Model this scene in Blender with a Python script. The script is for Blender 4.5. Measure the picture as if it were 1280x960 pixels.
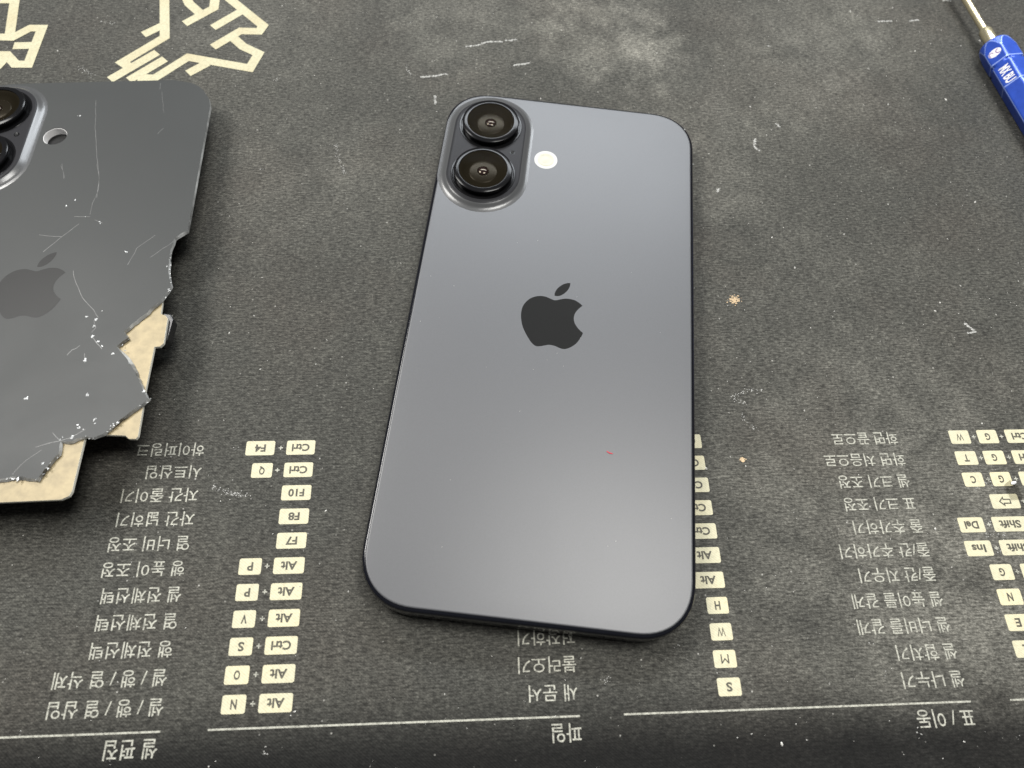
import bpy, bmesh, math, random
from mathutils import Vector, Matrix
from mathutils.geometry import tessellate_polygon

# ------------------------------------------------------------------ camera
MM = 0.001
scene = bpy.context.scene
for o in list(bpy.data.objects):
    bpy.data.objects.remove(o)
COL = scene.collection
PITCH, ROLL = 1.12431, 0.10529
fwd = Vector((0, math.cos(PITCH), -math.sin(PITCH)))
rgt = Vector((1, 0, 0)); upv = rgt.cross(fwd)
r2 = math.cos(ROLL) * rgt + math.sin(ROLL) * upv
u2 = -math.sin(ROLL) * rgt + math.cos(ROLL) * upv
cam_d = bpy.data.cameras.new('camera')
cam = bpy.data.objects.new('camera', cam_d)
COL.objects.link(cam)
m = Matrix((r2, u2, -fwd)).transposed().to_4x4()
m.translation = Vector((0, 0, 159.55 * MM))
cam.matrix_world = m
cam_d.sensor_width = 36.0
cam_d.lens = 885.36 / 1280 * 36.0
cam_d.clip_start = 0.005
cam_d.clip_end = 20.0
cam_d.dof.use_dof = True
cam_d.dof.focus_distance = 0.176
cam_d.dof.aperture_fstop = 19.0
scene.camera = cam

# ------------------------------------------------------------------ light
world = bpy.data.worlds.new('World'); scene.world = world
world.use_nodes = True
bg = world.node_tree.nodes['Background']
bg.inputs['Color'].default_value = (0.95, 0.97, 1.0, 1)
bg.inputs['Strength'].default_value = 0.09

def area_lamp(name, loc, target, sx, sy, power, color):
    d = bpy.data.lights.new(name, 'AREA'); d.shape = 'RECTANGLE'
    d.size, d.size_y, d.energy, d.color = sx, sy, power, color
    o = bpy.data.objects.new(name, d); COL.objects.link(o)
    o.location = loc
    o.rotation_euler = (Vector(target) - Vector(loc)).to_track_quat('-Z', 'Y').to_euler()
    return o
area_lamp('ceiling_lamp', (-0.85, 0.48, 1.15), (-0.3, 0.3, 0), 0.6, 0.5, 24.0, (1.0, 0.98, 0.94))
area_lamp('ceiling_lamp', (0.30, 0.20, 1.2), (0.30, 0.20, 0), 0.50, 0.42, 15.0, (1.0, 0.985, 0.95))
area_lamp('ceiling_lamp', (0.02, 1.45, 1.2), (0.02, 1.45, 0), 1.3, 0.45, 37.0, (0.90, 0.95, 1.0))

scene.view_settings.view_transform = 'Standard'
scene.view_settings.look = 'None'
scene.view_settings.exposure = 0.0
scene.view_settings.gamma = 1.0
scene.render.engine = 'CYCLES'
scene.cycles.max_bounces = 8
scene.cycles.transparent_max_bounces = 12

# ------------------------------------------------------------------ measured layout, millimetres
# camera {'f': 885.35931, 'pitch': 1.12431, 'roll': 0.10529, 'h': 159.5467, 'px': 8.33096, 'py': 92.22918, 'th': -0.00994, 'mth': 0.12894, 'my0': 59.75163, 'mdy': 5.50297, 'c1': -37.33162, 'c2': 55.5863, 'c3': 104.66983, 'c4': -62.86285}
EMB_BODY = [[0.2,4.99],[1.68,5.51],[3.18,5.87],[4.97,5.72],[6.29,5.06],[7.23,4.29],[6.4,3.38],[5.6,2.09],[5.27,0.58],[5.54,-0.84],[6.25,-2.04],[7.05,-2.94],[7.84,-3.56],[7.31,-5.05],[6.31,-6.74],[5.15,-7.87],[3.73,-8.62],[2.49,-8.55],[1.23,-8.1],[-0.14,-7.94],[-1.22,-8.23],[-2.42,-8.63],[-3.52,-8.67],[-4.71,-7.75],[-6.14,-5.68],[-7.22,-3.54],[-7.83,-1.16],[-7.91,0.88],[-7.57,2.55],[-6.59,4.16],[-5.41,5.16],[-3.94,5.72],[-2.41,5.77],[-1.1,5.35]]
EMB_LEAF = [[-0.04,6.39],[0.01,7.31],[0.55,8.59],[1.62,9.8],[2.72,10.47],[3.69,10.7],[3.63,9.62],[3.13,8.33],[2.2,7.15],[1.23,6.47],[0.35,6.3]]
PANEL_EDGE = [[27.77,71.42],[30.28,69.81],[31.9,67.9],[33.86,64.34],[34.59,61.21],[34.93,15.91],[33.32,14.69],[32.1,13.61],[31.79,11.23],[31.64,8.92],[32.1,4.79],[32.98,0.78],[33.57,-0.92],[33.06,-2.56],[31.88,-4.98],[28.73,-9.27],[24.72,-13.67],[25.96,-15.47],[23.83,-17.64],[26.02,-19.69],[27.74,-21.83],[29.24,-24.07],[29.93,-25.85],[31.26,-28.05],[32.08,-29.76],[33.52,-31.74],[32.31,-33.13],[29.62,-35.44],[27.52,-37.36],[25.1,-40.02],[23.0,-40.83],[21.37,-40.31],[18.76,-41.48],[17.79,-41.61],[16.47,-41.26],[16.77,-44.15],[14.56,-47.61],[13.62,-50.05],[10.37,-49.39],[8.06,-49.26],[5.88,-49.62],[1.98,-50.16],[-4.07,-48.76]]
PLATE_EDGE = [[31.58,-4.61],[31.77,-8.48],[32.99,-9.02],[33.61,-9.87],[33.78,-16.74],[33.04,-17.62],[31.8,-17.62],[31.74,-28.91],[31.94,-33.14],[32.13,-40.43],[31.7,-40.99],[30.23,-40.91],[29.39,-40.09],[24.7,-39.62],[20.91,-39.36],[20.76,-40.11],[20.7,-52.41],[20.34,-53.37],[18.79,-54.07],[6.5,-53.97],[-4.76,-53.85]]
PANEL_FLASH = [-6.09,51.21]
CRACKS = [[[2.01,65.15],[4.15,54.07],[6.85,42.72],[9.09,34.95],[9.79,28.26]],[[7.31,40.32],[9.14,34.86],[9.7,30.89],[9.19,26.41],[9.26,22.62]],[[7.09,19.62],[5.28,17.27],[2.39,13.8],[0.32,10.94]],[[-1.88,16.39],[3.8,15.64]],[[5.37,22.17],[9.42,21.87]],[[10.83,20.68],[12.9,19.66]],[[8.93,4.76],[9.65,2.47],[12.92,-3.5],[16.3,-7.17],[17.83,-9.37]],[[21.51,50.9],[22.87,53.14]],[[12.77,-19.49],[13.64,-18.14],[15.25,-16.94]],[[17.31,-14.38],[18.91,-16.45],[20.44,-18.21]],[[16.89,-10.03],[17.79,-12.11],[17.13,-13.52]],[[16.65,-19.13],[17.32,-21.65]],[[13.99,-38.89],[16.22,-40.97]],[[11.27,-42.16],[15.78,-40.95],[17.88,-40.57],[20.96,-38.52]],[[8.04,-48.14],[9.92,-45.43],[12.77,-42.96]],[[-1.91,40.76],[-0.15,35.35]],[[-1.93,40.03],[0.04,35.59]],[[19.01,71.56],[19.26,68.87]],[[31.98,13.01],[26.83,7.94]],[[27.02,15.05],[23.09,11.05],[21.75,5.87]],[[19.89,67.96],[21.9,59.21]]]
CHIPS = [[-1.06,58.86],[4.39,27.55],[8.23,21.92],[12.11,20.13],[4.41,27.7],[2.49,26.07],[20.57,9.81],[31.41,4.94],[33.17,-1.91],[17.5,-9.88],[17.45,-11.71],[17.6,-14.57],[18.33,-7.54],[14.94,-8.96],[17.49,-11.81],[17.3,-21.1],[23.03,-19.46],[19.09,-16.18],[20.09,-17.64],[31.88,-29.92],[26.75,-37.59],[22.33,-36.6],[16.17,-40.73],[18.49,-40.36],[20.51,-38.5],[13.73,-46.12],[19.34,-38.19],[6.16,-30.27],[19.86,-30.07],[8.73,-49.2],[15.1,-47.37],[27.6,-37.39],[29.59,-24.74]]
ART = [[[-100.64,225.95],[-95.76,198.23],[-106.52,186.8],[-103.73,184.58]],[[-102.5,199.15],[-97.39,203.5]],[[-108.72,179.29],[-96.88,191.31]],[[-103.08,179.17],[-94.0,188.48]],[[-100.51,180.32],[-95.69,180.13],[-87.19,189.37],[-67.76,184.99],[-65.87,191.38],[-71.04,194.51],[-74.58,198.3]],[[-86.09,182.38],[-80.86,187.02]],[[-80.28,194.01],[-72.75,201.55],[-66.9,201.51],[-65.91,204.1],[-79.52,218.09],[-90.88,228.93]],[[-81.55,202.86],[-73.53,210.93]],[[-90.61,204.46],[-82.55,212.13],[-82.88,217.99],[-84.09,226.47]],[[-86.93,209.94],[-90.66,213.94],[-93.25,219.63],[-94.08,224.84]],[[-145.88,216.93],[-142.65,197.15]],[[-146.6,197.06],[-141.64,196.97],[-137.46,201.22],[-133.87,201.31],[-134.06,185.35],[-137.81,185.27],[-141.41,189.28],[-144.5,189.22]],[[-141.41,189.28],[-142.22,185.7],[-143.03,183.72]],[[-140.4,193.24],[-133.64,193.55]],[[-151.11,213.92],[-145.2,214.08]]]
TEXTS = [
('하이퍼링크', -62.93, 15.41, 59.75),
('시트삽입', -62.78, 12.38, 54.25),
('자간 줄이기', -62.72, 16.91, 48.75),
('자간 넓히기', -62.67, 16.92, 43.24),
('열 너비 조정', -62.85, 17.38, 37.74),
('행 높이 조정', -63.01, 17.41, 32.24),
('셀 전체선택', -62.83, 16.64, 26.73),
('열 전체선택', -62.78, 16.66, 21.23),
('행 전체선택', -62.83, 16.61, 15.73),
('셀 / 행 / 열 삭제', -63.0, 22.61, 10.22),
('셀 / 행 / 열 삽입', -62.72, 22.67, 4.72),
('셀 편집', -62.66, 10.2, -2.76),
('저장하기', 21.35, 12.37, 15.73),
('불러오기', 21.13, 12.26, 10.22),
('새 문서', 21.06, 10.16, 4.72),
('파일', 21.32, 6.09, -2.76),
('화면 끝으로', 104.79, 16.6, 59.75),
('화면 처음으로', 105.09, 20.06, 54.25),
('셀 크기 조정', 104.73, 17.33, 48.75),
('표 크기 조정', 104.64, 17.24, 43.24),
('줄 추가하기', 104.71, 16.54, 37.74),
('줄/칸 추가하기', 104.82, 21.17, 32.24),
('줄/칸 지우기', 104.61, 17.81, 26.73),
('셀 높이를 같게', 104.63, 20.77, 21.23),
('셀 너비를 같게', 104.6, 20.92, 15.73),
('셀 합치기', 104.48, 13.48, 10.22),
('셀 나누기', 104.39, 13.63, 4.72),
('표 / 이동', 104.27, 12.49, -2.76)]
KEYS = [
('Ctrl', -43.96, -37.35, 59.75),
('F4', -53.36, -46.7, 59.75),
('Ctrl', -44.01, -37.4, 54.25),
('Q', -51.4, -46.66, 54.25),
('F10', -43.99, -37.33, 48.75),
('F8', -43.95, -37.36, 43.24),
('F7', -43.93, -37.4, 37.74),
('Alt', -44.0, -37.35, 32.24),
('P', -51.43, -46.62, 32.24),
('Alt', -44.08, -37.36, 26.73),
('P', -51.36, -46.63, 26.73),
('Alt', -43.91, -37.34, 21.23),
('V', -51.31, -46.58, 21.23),
('Ctrl', -43.97, -37.31, 15.73),
('S', -51.29, -46.52, 15.73),
('Alt', -43.93, -37.28, 10.22),
('O', -51.46, -46.56, 10.22),
('Alt', -43.96, -37.23, 4.72),
('N', -51.34, -46.56, 4.72),
('Ctrl', 48.43, 55.43, 59.75),
('Ctrl', 48.48, 55.5, 54.25),
('Ctrl', 48.5, 55.62, 48.75),
('Ctrl', 48.51, 55.53, 43.24),
('Ctrl', 48.58, 55.69, 37.74),
('Alt', 48.45, 55.64, 32.24),
('Alt', 48.48, 55.66, 26.73),
('H', 50.9, 55.65, 21.23),
('W', 50.84, 55.61, 15.73),
('M', 50.67, 55.55, 10.22),
('S', 50.66, 55.63, 4.72),
('Ctrl', 132.73, 140.03, 59.75),
('G', 125.46, 130.61, 59.75),
('W', 118.23, 123.35, 59.75),
('Ctrl', 132.67, 140.09, 54.25),
('G', 125.29, 130.62, 54.25),
('T', 118.15, 123.45, 54.25),
('Ctrl', 132.57, 139.89, 48.75),
('G', 125.28, 130.34, 48.75),
('C', 118.23, 123.26, 48.75),
('#', 123.33, 130.31, 43.24),
('Shift', 121.97, 130.43, 37.74),
('Del', 113.67, 119.81, 37.74),
('Shift', 121.95, 130.39, 32.24),
('Ins', 113.55, 119.92, 32.24),
('Ctrl', 125.12, 132.21, 26.73),
('G', 117.87, 123.02, 26.73),
('N', 117.7, 123.16, 21.23),
('E', 117.67, 123.05, 15.73),
('L', 117.5, 122.88, 10.22)]
PLUSES = [[-45.31,59.75],[-45.51,54.25],[-45.38,32.24],[-45.27,26.73],[-45.15,21.23],[-45.25,15.73],[-45.17,10.22],[-45.16,4.72],[124.43,59.75],[131.61,59.75],[124.48,54.25],[131.65,54.25],[124.47,48.75],[131.55,48.75],[131.41,43.24],[120.99,37.74],[120.98,32.24],[124.07,26.73]]
SCUFFS = [[[-1.0,195.97],[3.6,196.98]],[[4.09,197.47],[6.53,198.43],[10.9,198.53]],[[11.89,199.04],[15.57,199.62]],[[14.18,187.78],[19.74,189.1]],[[-15.09,182.07],[-11.14,182.54],[-6.94,183.73]],[[-10.56,173.99],[-10.43,170.54]],[[139.71,211.43],[144.46,211.76]],[[150.9,211.92],[154.44,212.44]],[[165.92,222.78],[169.04,222.86]],[[86.89,157.55],[86.0,154.55],[87.34,152.87]],[[98.79,198.67],[99.55,198.18]],[[94.78,163.91],[95.54,162.69]],[[71.68,136.88],[72.85,138.22]],[[132.29,92.54],[133.59,90.9],[134.66,89.68],[132.35,89.29]],[[73.0,73.25],[68.57,73.09],[64.89,71.32],[68.84,68.96]],[[66.76,66.63],[67.64,64.16],[69.96,62.38]],[[-39.24,154.33],[-37.99,148.98],[-35.87,143.01]],[[-59.78,145.06],[-59.48,143.95]],[[-20.12,186.89],[-17.83,182.98]],[[-57.93,181.39],[-59.86,179.64]],[[-59.62,50.48],[-57.92,49.5],[-55.16,48.97],[-51.45,47.95]],[[-59.43,50.71],[-56.99,49.24],[-51.95,48.43]],[[-54.79,60.13],[-56.08,59.4]],[[120.9,46.44],[120.24,45.66]],[[122.62,47.41],[126.02,47.34]],[[119.43,35.43],[119.96,34.67],[120.85,35.02]],[[121.62,35.57],[122.92,35.35]],[[123.5,35.9],[123.88,34.76]],[[120.56,32.42],[121.33,31.29]],[[121.35,38.81],[121.35,37.66]],[[26.61,6.12],[28.74,7.43]],[[43.24,13.58],[43.43,13.1]],[[-119.17,185.03],[-113.82,180.59]],[[-116.39,205.05],[-112.28,204.16]],[[85.14,12.27],[85.63,12.09]],[[87.28,6.87],[86.94,6.24]],[[91.78,-5.14],[91.99,-5.59]],[[112.53,-6.6],[112.84,-7.2]],[[-41.93,-4.07],[-40.94,-4.53]]]
NICKS = [(-35.02, -14.32, 0.22), (-35.1, -23.79, 0.3), (-35.04, -27.32, 0.22), (-34.89, -44.81, 0.15), (-35.12, -59.77, 0.25), (35.66, 55.69, 0.25), (33.27, 68.5, 0.35), (35.73, 13.71, 0.12), (34.19, -66.43, 0.15)]
FIB = [23.83, 57.91]

# ------------------------------------------------------------------ helpers
def mesh_obj(name, verts, faces, mat, parent=None, mm=True, smooth=False, mats=None, fmat=None):
    me = bpy.data.meshes.new(name)
    s = MM if mm else 1.0
    me.from_pydata([(v[0] * s, v[1] * s, v[2] * s) for v in verts], [], faces)
    for mt in (mats or [mat]):
        me.materials.append(mt)
    if fmat:
        for p, i in zip(me.polygons, fmat):
            p.material_index = i
    bm = bmesh.new(); bm.from_mesh(me)
    bmesh.ops.recalc_face_normals(bm, faces=bm.faces)
    bm.to_mesh(me); bm.free()
    if smooth:
        me.polygons.foreach_set('use_smooth', [True] * len(me.polygons))
    me.update()
    o = bpy.data.objects.new(name, me); COL.objects.link(o)
    if parent: o.parent = parent
    return o

def sharp(o, deg=35):
    me = o.data
    me.polygons.foreach_set('use_smooth', [True] * len(me.polygons))
    me.set_sharp_from_angle(angle=math.radians(deg))

def empty(name, loc, rot=(0, 0, 0)):
    o = bpy.data.objects.new(name, None); COL.objects.link(o)
    o.empty_display_size = 0.02
    o.location = [c * MM for c in loc]; o.rotation_euler = rot
    return o

def tag(o, label=None, category=None, group=None, kind=None):
    for k, v in (('label', label), ('category', category), ('group', group), ('kind', kind)):
        if v: o[k] = v
    return o

def prism(outer, holes, z0, z1):
    """Closed slab from a 2-D outline with holes."""
    loops = [outer] + list(holes)
    flat = [p for l in loops for p in l]
    n = len(flat)
    tris = tessellate_polygon([[Vector((p[0], p[1], 0)) for p in l] for l in loops])
    verts = [(p[0], p[1], z1) for p in flat] + [(p[0], p[1], z0) for p in flat]
    faces = [tuple(t) for t in tris] + [tuple(i + n for i in reversed(t)) for t in tris]
    k = 0
    for l in loops:
        L = len(l)
        for i in range(L):
            a, b = k + i, k + (i + 1) % L
            faces.append((a, b, b + n, a + n))
        k += L
    return verts, faces

def sheet(outer, z):
    tris = tessellate_polygon([[Vector((p[0], p[1], 0)) for p in outer]])
    return [(p[0], p[1], z) for p in outer], [tuple(t) for t in tris]

def circle(cx, cy, r, n=48, ph=0.0):
    return [(cx + r * math.cos(2 * math.pi * i / n + ph), cy + r * math.sin(2 * math.pi * i / n + ph)) for i in range(n)]

def rrect(w, h, r, inset=0.0, n=14, e=2.25):
    """Rounded rectangle with a slightly squared (continuous curvature) corner."""
    pts = []
    w, h, r = w / 2 - inset, h / 2 - inset, max(r - inset, 0.05)
    for q in range(4):
        sx, sy = ((1, 1), (-1, 1), (-1, -1), (1, -1))[q]
        for i in range(n + 1):
            t = math.pi / 2 * i / n
            c, s = math.cos(t) ** (2 / e), math.sin(t) ** (2 / e)
            if q % 2: c, s = s, c
            if q in (1, 3):
                c, s = math.sin(t) ** (2 / e), math.cos(t) ** (2 / e)
            pts.append((sx * (w - r + r * c), sy * (h - r + r * s)))
    return pts

def pill(cx, cy, half, r, n=24):
    pts = [(cx + r * math.cos(math.pi * i / n), cy + half + r * math.sin(math.pi * i / n)) for i in range(n + 1)]
    pts += [(cx + r * math.cos(math.pi + math.pi * i / n), cy - half + r * math.sin(math.pi + math.pi * i / n)) for i in range(n + 1)]
    return pts

def loft(loops, cap0=False, cap1=False):
    """loops: list of equal-length 3-D rings."""
    n = len(loops[0]); verts = [p for l in loops for p in l]; faces = []
    for k in range(len(loops) - 1):
        for i in range(n):
            j = (i + 1) % n
            faces.append((k * n + i, k * n + j, (k + 1) * n + j, (k + 1) * n + i))
    if cap0: faces.append(tuple(reversed(range(n))))
    if cap1: faces.append(tuple((len(loops) - 1) * n + i for i in range(n)))
    return verts, faces

def lathe(cx, cy, prof, n=56, cap0=False, cap1=False):
    return loft([[(x, y, z) for x, y in circle(cx, cy, r, n)] for r, z in prof], cap0, cap1)

def smooth_closed(pts, corners=(), k=4):
    """Catmull-Rom through a closed outline, keeping listed corners sharp."""
    n = len(pts); out = []
    for i in range(n):
        p0, p1, p2, p3 = pts[i - 1], pts[i], pts[(i + 1) % n], pts[(i + 2) % n]
        if i in corners: p0 = p1
        if (i + 1) % n in corners: p3 = p2
        for j in range(k):
            t = j / k
            out.append(tuple(0.5 * (2 * p1[c] + (p2[c] - p0[c]) * t + (2 * p0[c] - 5 * p1[c] + 4 * p2[c] - p3[c]) * t * t
                                    + (3 * p1[c] - p0[c] - 3 * p2[c] + p3[c]) * t ** 3) for c in (0, 1)))
    return out

def ribbon(pts, w):
    """Mitred flat band along a polyline -> closed outline."""
    L, R = [], []
    n = len(pts)
    for i in range(n):
        p = Vector(pts[i])
        d0 = (p - Vector(pts[i - 1])).normalized() if i > 0 else None
        d1 = (Vector(pts[i + 1]) - p).normalized() if i < n - 1 else None
        if d0 is None: d0 = d1
        if d1 is None: d1 = d0
        n0, n1 = Vector((-d0.y, d0.x)), Vector((-d1.y, d1.x))
        mt = (n0 + n1)
        mt = mt.normalized() if mt.length > 1e-6 else n0
        k = w / 2 / max(mt.dot(n0), 0.45)
        L.append(tuple(p + mt * k)); R.append(tuple(p - mt * k))
    return L, R

def ribbon_mesh(pts, w, z):
    L, R = ribbon(pts, w); n = len(L)
    return [(x, y, z) for x, y in L] + [(x, y, z) for x, y in R], [(i, i + 1, n + i + 1, n + i) for i in range(n - 1)]

# ------------------------------------------------------------------ materials
def new_mat(name):
    mt = bpy.data.materials.new(name); mt.use_nodes = True
    nt = mt.node_tree
    return mt, nt, nt.nodes['Principled BSDF']

def nd(nt, typ, **kw):
    n = nt.nodes.new(typ)
    for k, v in kw.items():
        if k in ('operation', 'blend_type', 'data_type', 'wave_type', 'bands_direction', 'feature', 'interpolation', 'noise_dimensions', 'distance'):
            setattr(n, k, v)
        else:
            n.inputs[k].default_value = v
    return n

def ramp(nt, src, stops):
    r = nt.nodes.new('ShaderNodeValToRGB')
    cr = r.color_ramp
    while len(cr.elements) < len(stops): cr.elements.new(0.5)
    for e, (p, c) in zip(cr.elements, stops):
        e.position = p; e.color = c if len(c) == 4 else (*c, 1)
    nt.links.new(src, r.inputs[0])
    return r.outputs[0]

def mixc(nt, fac, a, b, blend='MIX'):
    mx = nt.nodes.new('ShaderNodeMix'); mx.data_type = 'RGBA'; mx.blend_type = blend
    for sock, v in ((mx.inputs[0], fac), (mx.inputs[6], a), (mx.inputs[7], b)):
        if hasattr(v, 'links') or hasattr(v, 'is_linked'): nt.links.new(v, sock)
        elif isinstance(v, (int, float)): sock.default_value = v
        else: sock.default_value = (*v, 1) if len(v) == 3 else v
    return mx.outputs[2]

def noise(nt, vec, scale, detail=4, rough=0.55, dist=0.0):
    n = nd(nt, 'ShaderNodeTexNoise', Scale=scale, Detail=detail, Roughness=rough, Distortion=dist)
    nt.links.new(vec, n.inputs['Vector'])
    return n.outputs['Fac']

def plain(name, color, rough=0.5, metal=0.0, spec=0.5, coat=0.0, coat_rough=0.05, var=0.0, vscale=800, bump=0.0):
    mt, nt, b = new_mat(name)
    tc = nt.nodes.new('ShaderNodeTexCoord').outputs['Object']
    f = noise(nt, tc, vscale, 5, 0.6)
    lo = tuple(c * (1 - var) for c in color); hi = tuple(min(1, c * (1 + var)) for c in color)
    nt.links.new(ramp(nt, f, [(0.3, lo), (0.7, hi)]), b.inputs['Base Color'])
    b.inputs['Roughness'].default_value = rough
    b.inputs['Metallic'].default_value = metal
    b.inputs['Specular IOR Level'].default_value = spec
    b.inputs['Coat Weight'].default_value = coat
    b.inputs['Coat Roughness'].default_value = coat_rough
    if bump:
        bp = nd(nt, 'ShaderNodeBump', Strength=bump, Distance=0.0001)
        nt.links.new(f, bp.inputs['Height']); nt.links.new(bp.outputs[0], b.inputs['Normal'])
    return mt

def weave_nodes(nt, tc, period=0.00048):
    mp = nd(nt, 'ShaderNodeMapping'); mp.inputs['Rotation'].default_value = (0, 0, math.radians(-52))
    nt.links.new(tc, mp.inputs['Vector'])
    w = nd(nt, 'ShaderNodeTexWave', wave_type='BANDS', bands_direction='X', Scale=2 * math.pi / (20 * period), Distortion=1.2, Detail=2.0)
    w.inputs['Detail Scale'].default_value = 3.0
    nt.links.new(mp.outputs[0], w.inputs['Vector'])
    return w.outputs['Fac']

# pale dusty patches on the far half, broad lighter area at near right: x, y, radius (mm), strength
PALE_PATCHES = [(48, 200, 36, 0.75), (0, 205, 45, 0.26), (118, 196, 55, 0.30), (-45, 150, 45, 0.16), (-70, 205, 45, 0.2), (75, 160, 40, 0.24), (120, 20, 100, 0.45), (80, 110, 60, 0.12)]
def mat_fabric():
    mt, nt, b = new_mat('mat_fabric')
    tc = nt.nodes.new('ShaderNodeTexCoord').outputs['Object']
    big = noise(nt, tc, 14, 6, 0.62, 0.4)
    c1 = ramp(nt, big, [(0.30, (0.036, 0.0355, 0.0310)), (0.52, (0.044, 0.0432, 0.0375)), (0.75, (0.056, 0.0540, 0.0460))])
    hue = noise(nt, tc, 26, 3, 0.5)
    c2 = mixc(nt, ramp(nt, hue, [(0.48, (0, 0, 0)), (0.78, (0.5,) * 3)]), c1, (0.053, 0.046, 0.038))
    st = noise(nt, tc, 150, 9, 0.74, 0.3)
    c3 = mixc(nt, ramp(nt, st, [(0.50, (0, 0, 0)), (0.80, (0.28,) * 3)]), c2, (0.12, 0.118, 0.10))
    nz = nd(nt, 'ShaderNodeTexNoise', Scale=32, Detail=4, Roughness=0.6); nt.links.new(tc, nz.inputs['Vector'])
    sc_ = nd(nt, 'ShaderNodeVectorMath', operation='SCALE'); sc_.inputs['Scale'].default_value = 0.09
    nt.links.new(nz.outputs['Color'], sc_.inputs[0])
    ad = nd(nt, 'ShaderNodeVectorMath', operation='ADD'); ad.inputs[1].default_value = (-0.045, -0.045, 0)
    nt.links.new(sc_.outputs[0], ad.inputs[0])
    a2 = nd(nt, 'ShaderNodeVectorMath', operation='ADD'); nt.links.new(tc, a2.inputs[0]); nt.links.new(ad.outputs[0], a2.inputs[1])
    fl_ = nd(nt, 'ShaderNodeVectorMath', operation='MULTIPLY'); fl_.inputs[1].default_value = (1, 1, 0); nt.links.new(a2.outputs[0], fl_.inputs[0])
    warp = fl_.outputs[0]
    for cx, cy, rr, k in PALE_PATCHES:
        vd = nd(nt, 'ShaderNodeVectorMath', operation='DISTANCE'); vd.inputs[1].default_value = (cx * MM, cy * MM, 0)
        nt.links.new(warp, vd.inputs[0])
        mr = nd(nt, 'ShaderNodeMapRange'); mr.inputs['From Min'].default_value = rr * MM; mr.inputs['From Max'].default_value = 0
        mr.interpolation_type = 'SMOOTHSTEP'; nt.links.new(vd.outputs['Value'], mr.inputs['Value'])
        pt = ramp(nt, noise(nt, tc, 95, 7, 0.66, 0.4), [(0.30, (0, 0, 0)), (0.75, (k,) * 3)])
        mm_ = nt.nodes.new('ShaderNodeMath'); mm_.operation = 'MULTIPLY'
        nt.links.new(mr.outputs[0], mm_.inputs[0]); nt.links.new(pt, mm_.inputs[1])
        c3 = mixc(nt, mm_.outputs[0], c3, (0.26, 0.25, 0.215))
    # the header band below the divider line is darker
    sx_ = nt.nodes.new('ShaderNodeSeparateXYZ'); nt.links.new(tc, sx_.inputs[0])
    bm_ = nd(nt, 'ShaderNodeMapRange'); bm_.interpolation_type = 'SMOOTHSTEP'
    bm_.inputs['From Min'].default_value = 0.008; bm_.inputs['From Max'].default_value = -0.008
    nt.links.new(sx_.outputs[1], bm_.inputs['Value'])
    c3 = mixc(nt, bm_.outputs[0], c3, mixc(nt, 1.0, c3, (0.10, 0.10, 0.105), 'MULTIPLY'))
    wv = weave_nodes(nt, tc)
    mp = nd(nt, 'ShaderNodeMapping'); mp.inputs['Scale'].default_value = (0.32, 1.5, 1)
    nt.links.new(tc, mp.inputs['Vector'])
    thread = noise(nt, mp.outputs[0], 1700, 2, 0.6)
    grain = noise(nt, tc, 1450, 5, 0.85)
    c4 = mixc(nt, 0.16, c3, ramp(nt, wv, [(0.0, (0.50,) * 3), (1.0, (1.35,) * 3)]), 'MULTIPLY')
    c4 = mixc(nt, 0.85, c4, ramp(nt, thread, [(0.34, (0.45,) * 3), (0.66, (1.6,) * 3)]), 'MULTIPLY')
    c5 = mixc(nt, 0.8, c4, ramp(nt, grain, [(0.34, (0.30,) * 3), (0.50, (0.95,) * 3), (0.68, (2.3,) * 3)]), 'MULTIPLY')
    # embedded pale fibres and lint
    vo = nd(nt, 'ShaderNodeTexVoronoi', Scale=620, Randomness=1.0); nt.links.new(tc, vo.inputs['Vector'])
    dot = ramp(nt, vo.outputs['Distance'], [(0.06, (1, 1, 1)), (0.16, (0, 0, 0))])
    sel = ramp(nt, noise(nt, tc, 410, 2, 0.5), [(0.60, (0, 0, 0)), (0.70, (1, 1, 1))])
    c6 = mixc(nt, mixc(nt, 1.0, dot, sel, 'MULTIPLY'), c5, (0.36, 0.35, 0.32))
    nt.links.new(c6, b.inputs['Base Color'])
    b.inputs['Roughness'].default_value = 0.7
    b.inputs['Specular IOR Level'].default_value = 0.16
    b.inputs['Sheen Weight'].default_value = 0.03
    b.inputs['Sheen Roughness'].default_value = 0.5
    h = nt.nodes.new('ShaderNodeMath'); h.operation = 'ADD'
    nt.links.new(wv, h.inputs[0]); nt.links.new(grain, h.inputs[1])
    bp = nd(nt, 'ShaderNodeBump', Strength=0.40, Distance=0.00006)
    nt.links.new(h.outputs[0], bp.inputs['Height']); nt.links.new(bp.outputs[0], b.inputs['Normal'])
    return mt

def print_ink(name, color, wear_col, wear=0.6, yellow=None):
    mt, nt, b = new_mat(name)
    tc = nt.nodes.new('ShaderNodeTexCoord').outputs['Object']
    base = color
    if yellow:
        base = mixc(nt, ramp(nt, noise(nt, tc, 75, 3), [(0.45, (0, 0, 0)), (0.75, (0.8,) * 3)]), color, yellow)
    w = ramp(nt, noise(nt, tc, 1300, 6, 0.75), [(0.34, (wear,) * 3), (0.56, (0, 0, 0))])
    c = mixc(nt, w, base, wear_col)
    wv = weave_nodes(nt, tc)
    c = mixc(nt, 0.22, c, ramp(nt, wv, [(0.0, (0.45,) * 3), (1.0, (1.1,) * 3)]), 'MULTIPLY')
    nt.links.new(c, b.inputs['Base Color'])
    b.inputs['Roughness'].default_value = 0.65
    b.inputs['Specular IOR Level'].default_value = 0.3
    return mt

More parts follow.
